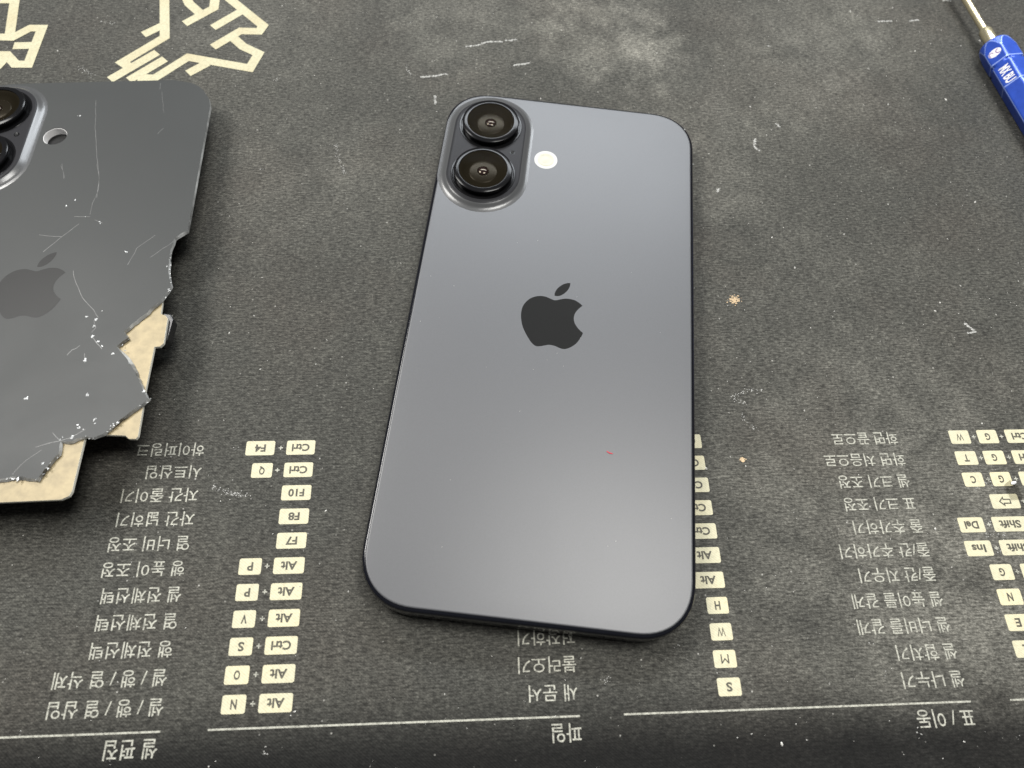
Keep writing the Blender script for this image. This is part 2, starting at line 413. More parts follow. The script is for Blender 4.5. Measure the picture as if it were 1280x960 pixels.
def satin_glass(name, color, rough, smudge=0.05, spec=0.6, scratch=False):
    mt, nt, b = new_mat(name)
    tc = nt.nodes.new('ShaderNodeTexCoord').outputs['Object']
    f = noise(nt, tc, 35, 5, 0.6, 0.6)
    fine = noise(nt, tc, 5200, 2, 0.5)
    c = mixc(nt, 0.5, color, ramp(nt, fine, [(0.3, tuple(k * 0.86 for k in color)), (0.7, tuple(k * 1.16 for k in color))]))
    nt.links.new(c, b.inputs['Base Color'])
    r = nd(nt, 'ShaderNodeMapRange'); r.inputs['To Min'].default_value = rough - smudge; r.inputs['To Max'].default_value = rough + smudge
    nt.links.new(f, r.inputs['Value']); nt.links.new(r.outputs[0], b.inputs['Roughness'])
    b.inputs['Specular IOR Level'].default_value = spec
    bp = nd(nt, 'ShaderNodeBump', Strength=0.05, Distance=0.00002)
    nt.links.new(fine, bp.inputs['Height']); nt.links.new(bp.outputs[0], b.inputs['Normal'])
    return mt

def clear_cover(name, tint=(0.9, 0.9, 0.9)):
    """Thin coated cover glass: see-through with Fresnel reflection."""
    mt = bpy.data.materials.new(name); mt.use_nodes = True
    nt = mt.node_tree; nt.nodes.clear()
    out = nt.nodes.new('ShaderNodeOutputMaterial')
    tr = nd(nt, 'ShaderNodeBsdfTransparent', Color=(*tint, 1))
    gl = nd(nt, 'ShaderNodeBsdfGlossy', Roughness=0.03, Color=(1, 1, 1, 1))
    fr = nd(nt, 'ShaderNodeFresnel', IOR=1.03)
    mx = nt.nodes.new('ShaderNodeMixShader')
    nt.links.new(fr.outputs[0], mx.inputs[0]); nt.links.new(tr.outputs[0], mx.inputs[1]); nt.links.new(gl.outputs[0], mx.inputs[2])
    nt.links.new(mx.outputs[0], out.inputs['Surface'])
    return mt

M = {}
M['fabric'] = mat_fabric()
M['cream'] = print_ink('cream_print', (0.47, 0.44, 0.30), (0.26, 0.24, 0.16), 0.55, (0.42, 0.36, 0.22))
M['key'] = print_ink('key_print', (0.53, 0.50, 0.355), (0.34, 0.32, 0.22), 0.5, (0.66, 0.58, 0.36))
M['white'] = print_ink('white_print', (0.41, 0.405, 0.345), (0.08, 0.078, 0.066), 0.85)
M['ink'] = print_ink('dark_letter', (0.055, 0.052, 0.042), (0.16, 0.15, 0.11), 0.5)
M['scuff'] = plain('scuff', (0.30, 0.297, 0.28), 0.8, var=0.45, vscale=2500)
M['dust'] = plain('dust', (0.62, 0.61, 0.57), 0.6, var=0.35, vscale=300)
M['stain'] = print_ink('tan_stain', (0.55, 0.41, 0.25), (0.20, 0.15, 0.10), 0.75)
M['back'] = satin_glass('satin_back_glass', (0.053, 0.0545, 0.0595), 0.41, 0.02, 0.66)
M['back2'] = satin_glass('rubbed_back_glass', (0.036, 0.038, 0.0375), 0.43, 0.08, 0.20)
M['emblem'] = satin_glass('polished_emblem', (0.016, 0.0162, 0.0162), 0.22, 0.02, 0.08)
M['emblem2'] = satin_glass('rubbed_emblem', (0.017, 0.0172, 0.0172), 0.34, 0.05, 0.14)
M['frame'] = plain('dark_aluminium', (0.005, 0.0055, 0.0085), 0.14, 0.15, 0.5, 0.35, 0.12, var=0.15, vscale=2000)
M['plateau'] = satin_glass('polished_plateau_glass', (0.024, 0.024, 0.026), 0.30, 0.03, 0.05)
M['flare'] = satin_glass('flared_glass', (0.060, 0.061, 0.062), 0.26, 0.03, 0.55)
M['ring'] = plain('lens_ring_metal', (0.006, 0.006, 0.0065), 0.15, 0.0, 0.16, 0.0, 0.05)
M['black'] = plain('matte_black', (0.006, 0.006, 0.006), 0.6, spec=0.2)
M['barrel'] = plain('lens_barrel', (0.0100, 0.0088, 0.0062), 0.6, spec=0.04)
M['rear'] = plain('rear_lens_element', (0.016, 0.0145, 0.012), 0.25, spec=0.12)
M['element'] = plain('coated_lens_element', (0.022, 0.013, 0.016), 0.05, spec=0.6)
M['cover'] = clear_cover('lens_cover_glass', (0.80, 0.76, 0.68))
M['flash'] = plain('flash_diffuser', (0.36, 0.348, 0.27), 0.35, var=0.08, vscale=900)
M['flash_rim'] = plain('flash_rim', (0.43, 0.43, 0.41), 0.4)
M['plate'] = plain('brushed_tan_metal', (0.265, 0.212, 0.118), 0.5, 0.12, var=0.20, vscale=420, bump=0.15)
M['edge'] = plain('highlight_metal_edge', (0.88, 0.86, 0.76), 0.4, 0.0)  # chamfer highlight of the plate, painted as a near-white colour
M['chip'] = plain('glass_chip', (0.75, 0.76, 0.76), 0.15, spec=0.8, var=0.2)
M['crack'] = plain('crack_line', (0.105, 0.105, 0.103), 0.4, var=0.5, vscale=700)
M['broken'] = plain('broken_glass_edge', (0.30, 0.305, 0.30), 0.25, spec=0.7, var=0.95, vscale=160)
M['splinter'] = plain('glass_splinter', (0.36, 0.365, 0.36), 0.2, spec=0.8, var=0.9, vscale=260)
M['plastic'] = plain('black_plastic', (0.012, 0.012, 0.013), 0.25, spec=0.5)
M['blue'] = plain('blue_anodised', (0.025, 0.075, 0.44), 0.33, 0.25, 0.5, 0.15, 0.2, var=0.12, vscale=500)
M['blue_edge'] = plain('worn_blue_edge', (0.26, 0.36, 0.74), 0.35, 0.25)
M['steel'] = plain('brass_tinted_steel', (0.74, 0.66, 0.44), 0.26, 0.85, var=0.1, vscale=600)
M['paint'] = plain('white_paint', (0.80, 0.79, 0.78), 0.5)
M['violet'] = plain('violet_mark', (0.20, 0.10, 0.30), 0.5)
M['shard'] = clear_cover('clear_shard', (0.86, 0.86, 0.85))

rng = random.Random(7)

# ------------------------------------------------------------------ the mat and its print
MTH = 0.12894
def grid_sheet(x0, x1, y0, y1, z0, z1, r=6):
    pts = []
    for cx, cy, a in ((x1 - r, y1 - r, 0), (x0 + r, y1 - r, 90), (x0 + r, y0 + r, 180), (x1 - r, y0 + r, 270)):
        for i in range(7):
            t = math.radians(a + 15 * i); pts.append((cx + r * math.cos(t), cy + r * math.sin(t)))
    return prism(pts, [], z0, z1)
v, f = grid_sheet(-330, 400, -190, 430, -3.0, 0.0)
desk_mat = mesh_obj('desk_mat', v, f, M['fabric'])
desk_mat.rotation_euler = (0, 0, MTH)
tag(desk_mat, 'worn charcoal fabric desk mat printed with upside-down Korean shortcut lists', 'desk mat')

def font_mesh(text, bold=0.0):
    cu = bpy.data.curves.new('t', 'FONT'); cu.body = text; cu.resolution_u = 3; cu.offset = bold
    o = bpy.data.objects.new('t', cu); COL.objects.link(o)
    dg = bpy.context.evaluated_depsgraph_get(); dg.update()
    me = bpy.data.meshes.new_from_object(o.evaluated_get(dg))
    vs = [tuple(p.co) for p in me.vertices]; fs = [tuple(p.vertices) for p in me.polygons]
    bpy.data.objects.remove(o); bpy.data.curves.remove(cu); bpy.data.meshes.remove(me)
    return vs, fs

def put_text(name, text, u0, width, v, height, z, mat, parent, weight=0.0, center=False, turn=True):
    """Text laid flat; on the mat it reads from the far side, so it runs towards -u."""
    vs, fs = font_mesh(text, weight)
    xs = [p[0] for p in vs]; ys = [p[1] for p in vs]
    x0, x1, y0, y1 = min(xs), max(xs), min(ys), max(ys)
    sx = width / (x1 - x0); sy = height / (y1 - y0)
    out = []
    for p in vs:
        a = (p[0] - x0) * sx; b = (p[1] - (y0 + y1) / 2) * sy
        out.append((u0 - a, v - b, z))
    return mesh_obj(name, out, fs, mat, parent)

Z1, Z2 = 0.05, 0.09
for s, u, w, vv in TEXTS:
    head = abs(vv + 2.76) < 1.2
    put_text('printed_text', s, u, w, vv, 3.3 if not head else 3.55, Z1, M['white'], desk_mat, 0.006)

KEY_H = 3.55
def key_outline(u0, u1, v, h, r=0.45):
    return [(x + (u0 + u1) / 2, y + v) for x, y in rrect(u1 - u0, h, r, n=4, e=2)]
for s, u0, u1, vv in KEYS:
    v_, f_ = sheet(key_outline(u0, u1, vv, KEY_H), Z1)
    k = mesh_obj('printed_key', v_, f_, M['key'], desk_mat)
    c = (u0 + u1) / 2
    if s == '#':      # outlined arrow symbol
        for loop in ([(-1.3, -0.45), (0.35, -0.45), (0.35, -0.95), (1.35, 0.05), (0.35, 1.0), (0.35, 0.5), (-1.3, 0.5), (-1.3, -0.45)],):
            v_, f_ = ribbon_mesh([(c - x, vv - y) for x, y in loop], 0.28, Z2)
            mesh_obj('key_symbol', v_, f_, M['ink'], k)
        continue
    wid = {1: 1.25, 2: 2.5, 3: 3.3, 4: 4.1, 5: 5.2}[len(s)]
    if s in 'WM': wid = 1.75
    if s == 'F10': wid = 3.6
    if s == 'Alt': wid = 3.5
    put_text('key_letter', s, c + wid / 2, wid, vv, 1.85 if s != 'Q' else 2.1, Z2, M['ink'], k, 0.03 if s not in 'MW' else 0.0)
for u, vv in PLUSES:
    vs, fs = [], []
    for a, b in ((0.5, 0.13), (0.13, 0.5)):
        n = len(vs); vs += [(u - a, vv - b, Z1 + 0.01 * (a < b)), (u + a, vv - b, Z1 + 0.01 * (a < b)), (u + a, vv + b, Z1 + 0.01 * (a < b)), (u - a, vv + b, Z1 + 0.01 * (a < b))]
        fs.append((n, n + 1, n + 2, n + 3))
    mesh_obj('printed_plus', vs, fs, M['white'], desk_mat)
for a, b in ((-130, -62.6), (-53.4, 21.2), (30.3, 104.4), (113.1, 185)):
    vs = [(a, 0.05, Z1), (b, 0.05, Z1), (b, 0.42, Z1), (a, 0.42, Z1)]
    mesh_obj('printed_line', vs, [(0, 1, 2, 3)], M['white'], desk_mat)
for i, pts in enumerate(ART):
    v_, f_ = ribbon_mesh(pts, 3.0, Z1 + 0.006 * i)
    mesh_obj('printed_emblem_stroke', v_, f_, M['cream'], desk_mat)

# rubbed-in scuffs: clusters of tiny flat flecks along each stroke
for i, pts in enumerate(SCUFFS):
    vs, fs = [], []
    tot = sum((Vector(pts[k + 1]) - Vector(pts[k])).length for k in range(len(pts) - 1))
    strong = i < 13 or i == 13
    for k in range(len(pts) - 1):
        p, q = Vector(pts[k]), Vector(pts[k + 1]); L = (q - p).length
        for j in range(max(3, int(L * (13 if strong else 5)))):
            t = rng.random(); c = p.lerp(q, t)
            spread = 0.16 if strong else 0.35
            c = c + Vector((rng.gauss(0, spread), rng.gauss(0, spread)))
            a = rng.uniform(0.08, 0.36 if strong else 0.22); ang = rng.uniform(0, 6.28)
            n = len(vs); m_ = rng.randint(4, 6)
            for e in range(m_):
                rr = a * rng.uniform(0.55, 1.1)
                vs.append((c.x + rr * math.cos(ang + e * 6.283 / m_), c.y + rr * 0.8 * math.sin(ang + e * 6.283 / m_), 0.035 + 0.004 * rng.random() + 0.0002 * (n % 50)))
            fs.append(tuple(range(n, n + m_)))
    mesh_obj('scuff_mark', vs, fs, M['scuff'], desk_mat)
for (cx, cy), r in (((70.6, 100.0), 1.75), ((64.8, 54.8), 0.75)):
    vs, fs = [], []
    for k in range(int(70 * r)):
        c = (cx + rng.gauss(0, r * 0.42), cy + rng.gauss(0, r * 0.34)); a = rng.uniform(0.10, 0.34); n = len(vs)
        for e in range(5):
            rr = a * rng.uniform(0.6, 1.1)
            vs.append((c[0] + rr * math.cos(e * 1.2566), c[1] + rr * 0.7 * math.sin(e * 1.2566), 0.03 + 0.0008 * k))
        fs.append(tuple(range(n, n + 5)))
    mesh_obj('tan_stain', vs, fs, M['stain'], desk_mat)

# ------------------------------------------------------------------ camera unit shared by both phones
PC = (-22.7, 51.1); PR, PH = 12.1, 8.8
def camera_unit(root, zt, back_mat, bare=False):
    """Raised pill with two ringed lenses and a microphone hole; zt = back surface height."""
    prof = [(-0.5, -0.05), (-0.1, 0.03), (0.35, 0.10), (0.8, 0.24), (1.2, 0.48), (1.6, 0.78), (2.0, 1.03), (2.4, 1.17), (2.8, 1.215), (3.1, 1.22)]
    loops = [[(x, y, zt + dz) for x, y in pill(PC[0], PC[1], PH, PR - d)] for d, dz in prof]
    v_, f_ = loft(loops, False, True)
    fm = [0] * len(f_)
    n = len(loops[0])
    for k in range(6 * n, len(f_)): fm[k] = 1
    pl = mesh_obj('camera_plateau', v_, f_, None, root, mats=[M['flare'], M['plateau']], fmat=fm)
    sharp(pl, 50)
    zp = zt + 1.22
    v_, f_ = lathe(-15.5, 50.9, [(0.75, zp + 0.004), (0.72, zp + 0.05), (0.5, zp + 0.05), (0.42, zp + 0.01)], 24)
    mh = mesh_obj('microphone_hole', v_, f_, M['ring'], pl); sharp(mh, 40)
    v_, f_ = sheet(circle(-15.5, 50.9, 0.43, 20), zp + 0.012)
    mesh_obj('hole', v_, f_, M['black'], pl)
    for cy in (PC[1] + 8.9, PC[1] - 8.9):
        cx = PC[0]
        prof = [(8.9, zp + 0.01), (8.8, zp + 0.10), (8.45, zp + 0.12), (8.3, zp + 0.02), (7.7, zp + 0.02), (7.7, zp + 0.95), (7.95, zp + 1.05), (8.0, zp + 1.2),
                (8.0, zp + 1.6), (7.9, zp + 1.78), (7.65, zp + 1.87), (6.85, zp + 2.0), (6.65, zp + 1.99), (6.58, zp + 1.93), (6.55, zp + 1.2)]
        v_, f_ = lathe(cx, cy, prof, 72)
        ring = mesh_obj('lens_ring', v_, f_, M['ring'], root); sharp(ring, 28)
        v_, f_ = lathe(cx, cy, [(6.56, zp + 1.86), (6.5, zp + 1.91), (0.4, zp + 1.91)], 64, False, True)
        cg = mesh_obj('lens_cover', v_, f_, M['cover'], ring)
        v_, f_ = lathe(cx, cy, [(6.55, zp + 1.75), (6.0, zp + 1.65), (5.4, zp + 1.2), (3.6, zp + 0.7), (2.4, zp + 0.5), (1.9, zp + 0.3)], 64, False, True)
        br = mesh_obj('lens_barrel', v_, f_, M['barrel'], ring); sharp(br, 30)
        v_, f_ = lathe(cx, cy, [(3.9 * math.cos(q * math.pi / 20), zp + 0.72 + 0.30 * math.sin(q * math.pi / 20)) for q in range(9)] + [(1.3, zp + 1.0)], 56)
        mesh_obj('rear_element', v_, f_, M['rear'], ring, smooth=True)
        dome = [(1.4 * math.cos(t), zp + 0.9 + 0.55 * math.sin(t)) for t in [k * math.pi / 2 / 12 for k in range(12)]] + [(0.02, zp + 1.45)]
        v_, f_ = lathe(cx, cy, dome, 48, False, True)
        mesh_obj('lens_element', v_, f_, M['element'], ring, smooth=True)
    return pl

def emblem(root, z, mat):
    for nm, pts, cor in (('emblem_body', EMB_BODY, (5, 12)), ('emblem_leaf', EMB_LEAF, (0, 5))):
        v_, f_ = prism(smooth_closed(pts, cor), [], z - 0.02, z + 0.012)
        mesh_obj(nm, v_, f_, mat, root)

# ------------------------------------------------------------------ the intact phone
phone = empty('smartphone', (8.331, 92.229, 0), (0, 0, -0.00994))
tag(phone, 'intact dark grey smartphone lying face down with satin glass back and two lenses', 'smartphone')
W, H, RC = 71.6, 147.6, 13.0
prof = [(1.3, 0.32), (0.55, 0.45), (0.18, 0.8), (0.03, 1.3), (0, 1.8), (0, 6.3), (0.03, 6.7), (0.14, 7.1), (0.36, 7.42), (0.62, 7.6), (0.86, 7.66), (0.90, 7.3)]
v_, f_ = loft([[(x, y, z) for x, y in rrect(W, H, RC, i)] for i, z in prof])
fr = mesh_obj('frame', v_, f_, M['frame'], phone); sharp(fr, 40)
v_, f_ = loft([[(x, y, z) for x, y in rrect(W, H, RC, i)] for i, z in ((0.92, 7.2), (0.92, 7.64), (0.98, 7.73), (1.12, 7.79), (1.35, 7.8))], True, True)
bgls = mesh_obj('back_glass', v_, f_, M['back'], phone); sharp(bgls, 50)
v_, f_ = loft([[(x, y, z) for x, y in rrect(W, H, RC, i)] for i, z in ((1.5, 0.0), (1.2, 0.12), (1.15, 0.5))], True, True)
mesh_obj('front_glass', v_, f_, M['plastic'], phone)
camera_unit(phone, 7.8, M['back'])
emblem(bgls, 7.805, M['emblem'])
v_, f_ = lathe(-6.0, 50.75, [(3.25, 7.79), (3.22, 7.83), (3.0, 7.85), (2.45, 7.84), (2.35, 7.81)], 48, False, False)
fl = mesh_obj('flash', v_, f_, M['flash_rim'], phone); sharp(fl, 40)
v_, f_ = lathe(-6.0, 50.75, [(2.36, 7.812), (2.0, 7.845), (1.6, 7.815), (1.3, 7.81), (0.8, 7.83), (0.3, 7.84)], 40, False, True)
mesh_obj('flash_lens', v_, f_, M['flash'], fl)
def side_button(sx, y, L):
    pts = [(0, -L / 2), (0.28, -L / 2 + 0.5), (0.28, L / 2 - 0.5), (0, L / 2)]
    loops = []
    for z, k in ((2.9, 0.6), (3.2, 1), (4.8, 1), (5.1, 0.6)):
        loops.append([(sx * (W / 2 - 0.1 + a * k + 0.05), y + b, z) for a, b in pts])
    v_, f_ = loft(loops, True, True)
    mesh_obj('side_button', v_, f_, M['frame'], phone)
side_button(-1, 22, 18); side_button(-1, -20, 16); side_button(1, 40, 8); side_button(1, 25, 12); side_button(1, 10, 12)
# bottom edge: port, screws, speaker holes, antenna bands
def on_bottom(name, outline, mat, d=0.012):
    v_ = [(x, -H / 2 - d, z) for x, z in outline] + [(x, -H / 2 + 0.3, z) for x, z in outline]
    n = len(outline)
    f_ = [tuple(range(n))] + [(i, (i + 1) % n, n + (i + 1) % n, n + i) for i in range(n)]
    mesh_obj(name, v_, f_, mat, fr)
on_bottom('charging_port', [(y, x + 3.9) for x, y in pill(0, 0, 3.0, 1.4, 10)], M['black'])
for x in (-8.2, 8.2): on_bottom('case_screw', circle(x, 3.9, 0.75, 16), M['ring'])
for k in range(5):
    on_bottom('speaker_hole', circle(12.5 + 2.2 * k, 3.9, 0.62, 14), M['black'])
    on_bottom('speaker_hole', circle(-12.5 - 2.2 * k, 3.9, 0.62, 14), M['black'])

# ------------------------------------------------------------------ the broken back panel
PZ = 9.9013
panel = empty('broken_back_panel', (-118.056, 83.659, PZ), (-0.04356, -0.02173, 0.157908))
tag(panel, 'shattered dark phone back panel with exposed tan metal plate and two lenses', 'phone part')
edge = [tuple(p) for p in PANEL_EDGE]
left_top = [(-34.9, -46.5), (-34.9, 61)] + [(-23 - 11.9 * math.cos(t), 61 + 11.9 * math.sin(t)) for t in (0.4, 0.8, 1.2)] + [(-22.9, 72.9), (0.0, 72.9), (22.5, 72.85)]
outl = []
for i, p in enumerate(edge):
    outl.append(p)
    if 5 <= i < len(edge) - 2:
        q = edge[i + 1]; d = Vector(q) - Vector(p); L = d.length
        nn = max(1, int(L / 0.8)); nrm = Vector((-d.y, d.x)).normalized()
        for k in range(1, nn):
            c = Vector(p) + d * (k / nn) + nrm * rng.uniform(-0.16, 0.16)
            outl.append((c.x, c.y))
outl += left_top
fh = tuple(PANEL_FLASH)
# the fracture slopes outwards below the top face, so the pale broken glass shows from above
area2 = sum(outl[k - 1][0] * outl[k][1] - outl[k][0] * outl[k - 1][1] for k in range(len(outl)))
sgn = 1 if area2 > 0 else -1
nbreak = len(outl) - len(left_top)
top = []
for k, p in enumerate(outl):
    a, b = Vector(outl[k - 1]), Vector(outl[(k + 1) % len(outl)])
    d = (b - a).normalized(); inward = Vector((-d.y, d.x)) * sgn
    if 6 <= k < nbreak - 1:
        w_ = 0.12 + 0.42 * (0.5 + 0.5 * math.sin(k * 0.37)) * (0.5 + 0.5 * math.sin(k * 0.113 + 2)) + rng.uniform(0, 0.12)
    else:
        w_ = 0.12
    q = Vector(p) + inward * w_
    top.append((q.x, q.y))
hole = circle(fh[0], fh[1], 3.2, 40)
n_o = len(outl); flat = top + hole; n_f = len(flat)
tris = tessellate_polygon([[Vector((x, y, 0)) for x, y in top], [Vector((x, y, 0)) for x, y in hole]])
mid = [(p[0] * 0.65 + q[0] * 0.35, p[1] * 0.65 + q[1] * 0.35) for p, q in zip(top, outl)]
v_ = [(x, y, 0.0) for x, y in flat] + [(x, y, -0.22) for x, y in mid] + [(x, y, -0.75) for x, y in outl] + [(x, y, -0.75) for x, y in hole]
f_ = [tuple(t_) for t_ in tris]; fm = [0] * len(f_)
B0, C0, H0 = n_f, n_f + n_o, n_f + 2 * n_o
for k in range(n_o):
    j2 = (k + 1) % n_o
    f_ += [(k, j2, B0 + j2, B0 + k), (B0 + k, B0 + j2, C0 + j2, C0 + k)]; fm += [1, 1]
for k in range(40):
    j2 = (k + 1) % 40
    f_.append((n_o + k, n_o + j2, H0 + j2, H0 + k)); fm.append(0)
tb = tessellate_polygon([[Vector((x, y, 0)) for x, y in outl], [Vector((x, y, 0)) for x, y in hole]])
f_ += [tuple((C0 + i if i < n_o else H0 + i - n_o) for i in t_) for t_ in tb]; fm += [0] * len(tb)
pg = mesh_obj('back_glass', v_, f_, None, panel, mats=[M['back2'], M['broken']], fmat=fm)
plate = [tuple(p) for p in PLATE_EDGE] + [(-33.0, -54.5), (-33.0, 58), (-24, 70), (23, 70), (31.5, 62), (32.2, 20), (30.0, 12), (30.0, 2)]
v_, f_ = prism(plate, [circle(fh[0], fh[1], 3.35, 40)], -1.65, -0.9)
nt_ = len(f_)
pm = mesh_obj('metal_plate', v_, f_, M['plate'], panel)
bv = pm.modifiers.new('bevel', 'BEVEL'); bv.width = 0.5 * MM; bv.segments = 1; bv.limit_method = 'ANGLE'; bv.angle_limit = math.radians(50); bv.material = 1
pm.data.materials.append(M['edge'])
# plate walls take the near-white colour of the painted chamfer highlight
for p in pm.data.polygons:
    if abs(p.normal.z) < 0.5: p.material_index = 1
v_, f_ = lathe(fh[0], fh[1], [(3.17, -0.12), (3.12, -0.1), (3.05, -0.2), (3.0, -4.2)], 40)
ft = mesh_obj('flash_collar', v_, f_, M['paint'], panel)
v_, f_ = lathe(fh[0], fh[1], [(3.1, -2.1), (0.3, -2.11)], 32, False, True)
mesh_obj('flash_well', v_, f_, M['black'], panel)
camera_unit(panel, 0.0, M['back2'])
emblem(pg, 0.006, M['emblem2'])
# coil pack and camera carrier underneath carry the panel
v_, f_ = lathe(-2, -4, [(22, -1.66), (22.4, -1.9), (22.4, -8.7), (22, -9.0)], 48, True, True)
mesh_obj('underside_module', v_, f_, M['plastic'], panel)
v_, f_ = prism(pill(PC[0], PC[1], PH, 10.5, 14), [], -6.1, -1.66)
mesh_obj('camera_carrier', v_, f_, M['plastic'], panel)
br = [(31.8, -7.6), (33.6, -7.9), (34.6, -9.6), (34.2, -15.2), (33.2, -16.6), (31.2, -16.2)]
v_, f_ = prism(br, [], -4.3, -1.7)
bk = mesh_obj('side_bracket', v_, f_, M['plastic'], panel)
bv = bk.modifiers.new('bevel', 'BEVEL'); bv.width = 0.3 * MM; bv.segments = 2; bv.limit_method = 'ANGLE'
for pts in CRACKS:
    dense = []
    for k in range(len(pts) - 1):
        p, q = Vector(pts[k]), Vector(pts[k + 1]); n = max(2, int((q - p).length / 1.5))
        for j in range(n):
            c = p.lerp(q, j / n) + Vector((rng.gauss(0, 0.06), rng.gauss(0, 0.06))); dense.append((c.x, c.y))
    dense.append(tuple(pts[-1]))
    v_, f_ = ribbon_mesh(dense, rng.uniform(0.06, 0.13), 0.008)
    mesh_obj('crack', v_, f_, M['crack'], pg)
def flake(c, s, z, sq=0.45):
    m_ = rng.randint(4, 6); a0 = rng.uniform(0, 6.28); ca, sa = math.cos(a0), math.sin(a0)
    pts = []
    for e in range(m_):
        rr = s * rng.uniform(0.6, 1.2); x, y = rr * math.cos(e * 6.283 / m_), rr * 0.55 * math.sin(e * 6.283 / m_)
        pts.append((c[0] + x * ca - y * sa, c[1] + x * sa + y * ca, z))
    apex = (c[0] + rng.uniform(-.2, .2) * s, c[1] + rng.uniform(-.2, .2) * s, z + s * sq)
    return pts + [apex], [(i, (i + 1) % m_, m_) for i in range(m_)] + [tuple(range(m_ - 1, -1, -1))]
for ci, c in enumerate(CHIPS):
    vs, fs = [], []
    big = 1.7 if 9 <= ci <= 30 and ci % 2 else 1.0
    for k in range(rng.randint(1, 4)):
        a, b = flake((c[0] + rng.gauss(0, 0.3) * (k > 0), c[1] + rng.gauss(0, 0.3) * (k > 0)), big * rng.uniform(0.12, 0.34), 0.006)
        n = len(vs); vs += a; fs += [tuple(i + n for i in t) for t in b]
    mesh_obj('glass_chip', vs, fs, M['chip'], pg)

vs, fs = [], []
for k in range(6, nbreak - 1):
    if rng.random() < 0.5: continue
    p = Vector(outl[k]).lerp(Vector(top[k]), rng.uniform(-0.3, 1.2))
    a, b = flake((p.x + rng.gauss(0, 0.15), p.y + rng.gauss(0, 0.15)), rng.uniform(0.1, 0.36), rng.uniform(-0.5, 0.01), 0.35)
    n = len(vs); vs += a; fs += [tuple(i + n for i in t_) for t_ in b]
tag(mesh_obj('edge_splinters', vs, fs, M['splinter'], pg), kind='stuff')

# ------------------------------------------------------------------ the screwdriver
ax = Vector((0.231, -0.973, 0)).normalized()
AH = 4.6
sd = empty('screwdriver', (145.6, 215.6, 0), (0, 0, math.atan2(ax.y, ax.x)))   # local +x runs down the handle
tag(sd, 'slim screwdriver with blue faceted handle and pale brass shaft', 'screwdriver')
def ring_x(x, fn, angs): return [(x, -fn(a) * math.cos(a), AH + fn(a) * math.sin(a)) for a in angs]
# angle a: 0 = towards -y (the side facing the phone's left), 90 = up; facets centred at 30+60k
angs = []
for k in range(6):
    c0 = math.radians(60 * k)
    for d in [-4.5, -1.5, 1.5, 4.5] + [7.5 + 3 * q for q in range(16)]: angs.append(c0 + math.radians(d))
angs = sorted(a % (2 * math.pi) for a in angs)
def hexr(a, inr=AH):
    d = (math.degrees(a) % 60) - 30
    rr = inr / math.cos(math.radians(d))
    return min(rr, inr * 1.125)
SK = AH / 5.6
secs = [(0.0, 2.6, 0), (0.05, 3.7, 0), (0.4, 4.7, 0), (0.8, 5.3, 0)] + [(1.2 + 0.16 * q, 5.6 + 0.034 * q, 0) for q in range(28)] + [(6.4, 6.7, 0), (9.6, 6.7, 0), (10.0, 6.15, 1), (10.5, 5.7, 1), (10.9, 5.7, 1), (11.3, 6.3, 1), (11.7, 6.6, 0),
        (19.0, 6.6, 0), (19.4, 6.2, 1), (20.0, 6.2, 1), (20.4, 6.6, 0), (60, 6.6, 0), (78, 6.6, 0), (84, 6.3, 0), (86, 5.4, 0), (86.6, 3.8, 0)]
loops = [ring_x(x, (lambda a, rc=rc * SK: min(rc, hexr(a))), angs) for x, rc, g in secs]
v_, f_ = loft(loops, True, True)
n = len(angs); fm = []
for k in range(len(secs) - 1):
    for i in range(n):
        a0, a1 = math.degrees(angs[i]), math.degrees(angs[(i + 1) % n])
        mid = ((a0 + (a1 if a1 > a0 else a1 + 360)) / 2) % 60
        am = math.radians(((a0 + (a1 if a1 > a0 else a1 + 360)) / 2) % 360)
        gap = hexr(am) * 5.6 / AH - secs[k][1]
        worn = 1.2 <= secs[k][0] < 5.7 and abs(gap - 0.03) < 0.055
        worn = worn or ((mid < 2.5 or mid > 57.5) and secs[k][0] >= 4.5) or (secs[k + 1][2] and not secs[k][2])
        fm.append(1 if worn else 0)
fm += [0, 0]
hd = mesh_obj('handle', v_, f_, None, sd, mats=[M['blue'], M['blue_edge']], fmat=fm); sharp(hd, 18)
v_, f_ = loft([ring_x(x, (lambda a, r=r: r), [k * 6.2832 / 32 for k in range(32)]) for x, r in ((0.4, 1.95), (-6.2, 1.95), (-6.9, 1.55), (-7.0, 1.15))], True, True)
cl = mesh_obj('collar', v_, f_, M['steel'], sd); sharp(cl, 35)
v_, f_ = loft([ring_x(x, (lambda a, r=r: r), [k * 6.2832 / 24 for k in range(24)]) for x, r in ((-6.8, 1.15), (-44, 1.15), (-46, 0.75), (-50, 0.7))], True, True)
sh = mesh_obj('shaft', v_, f_, M['steel'], sd); sharp(sh, 35)
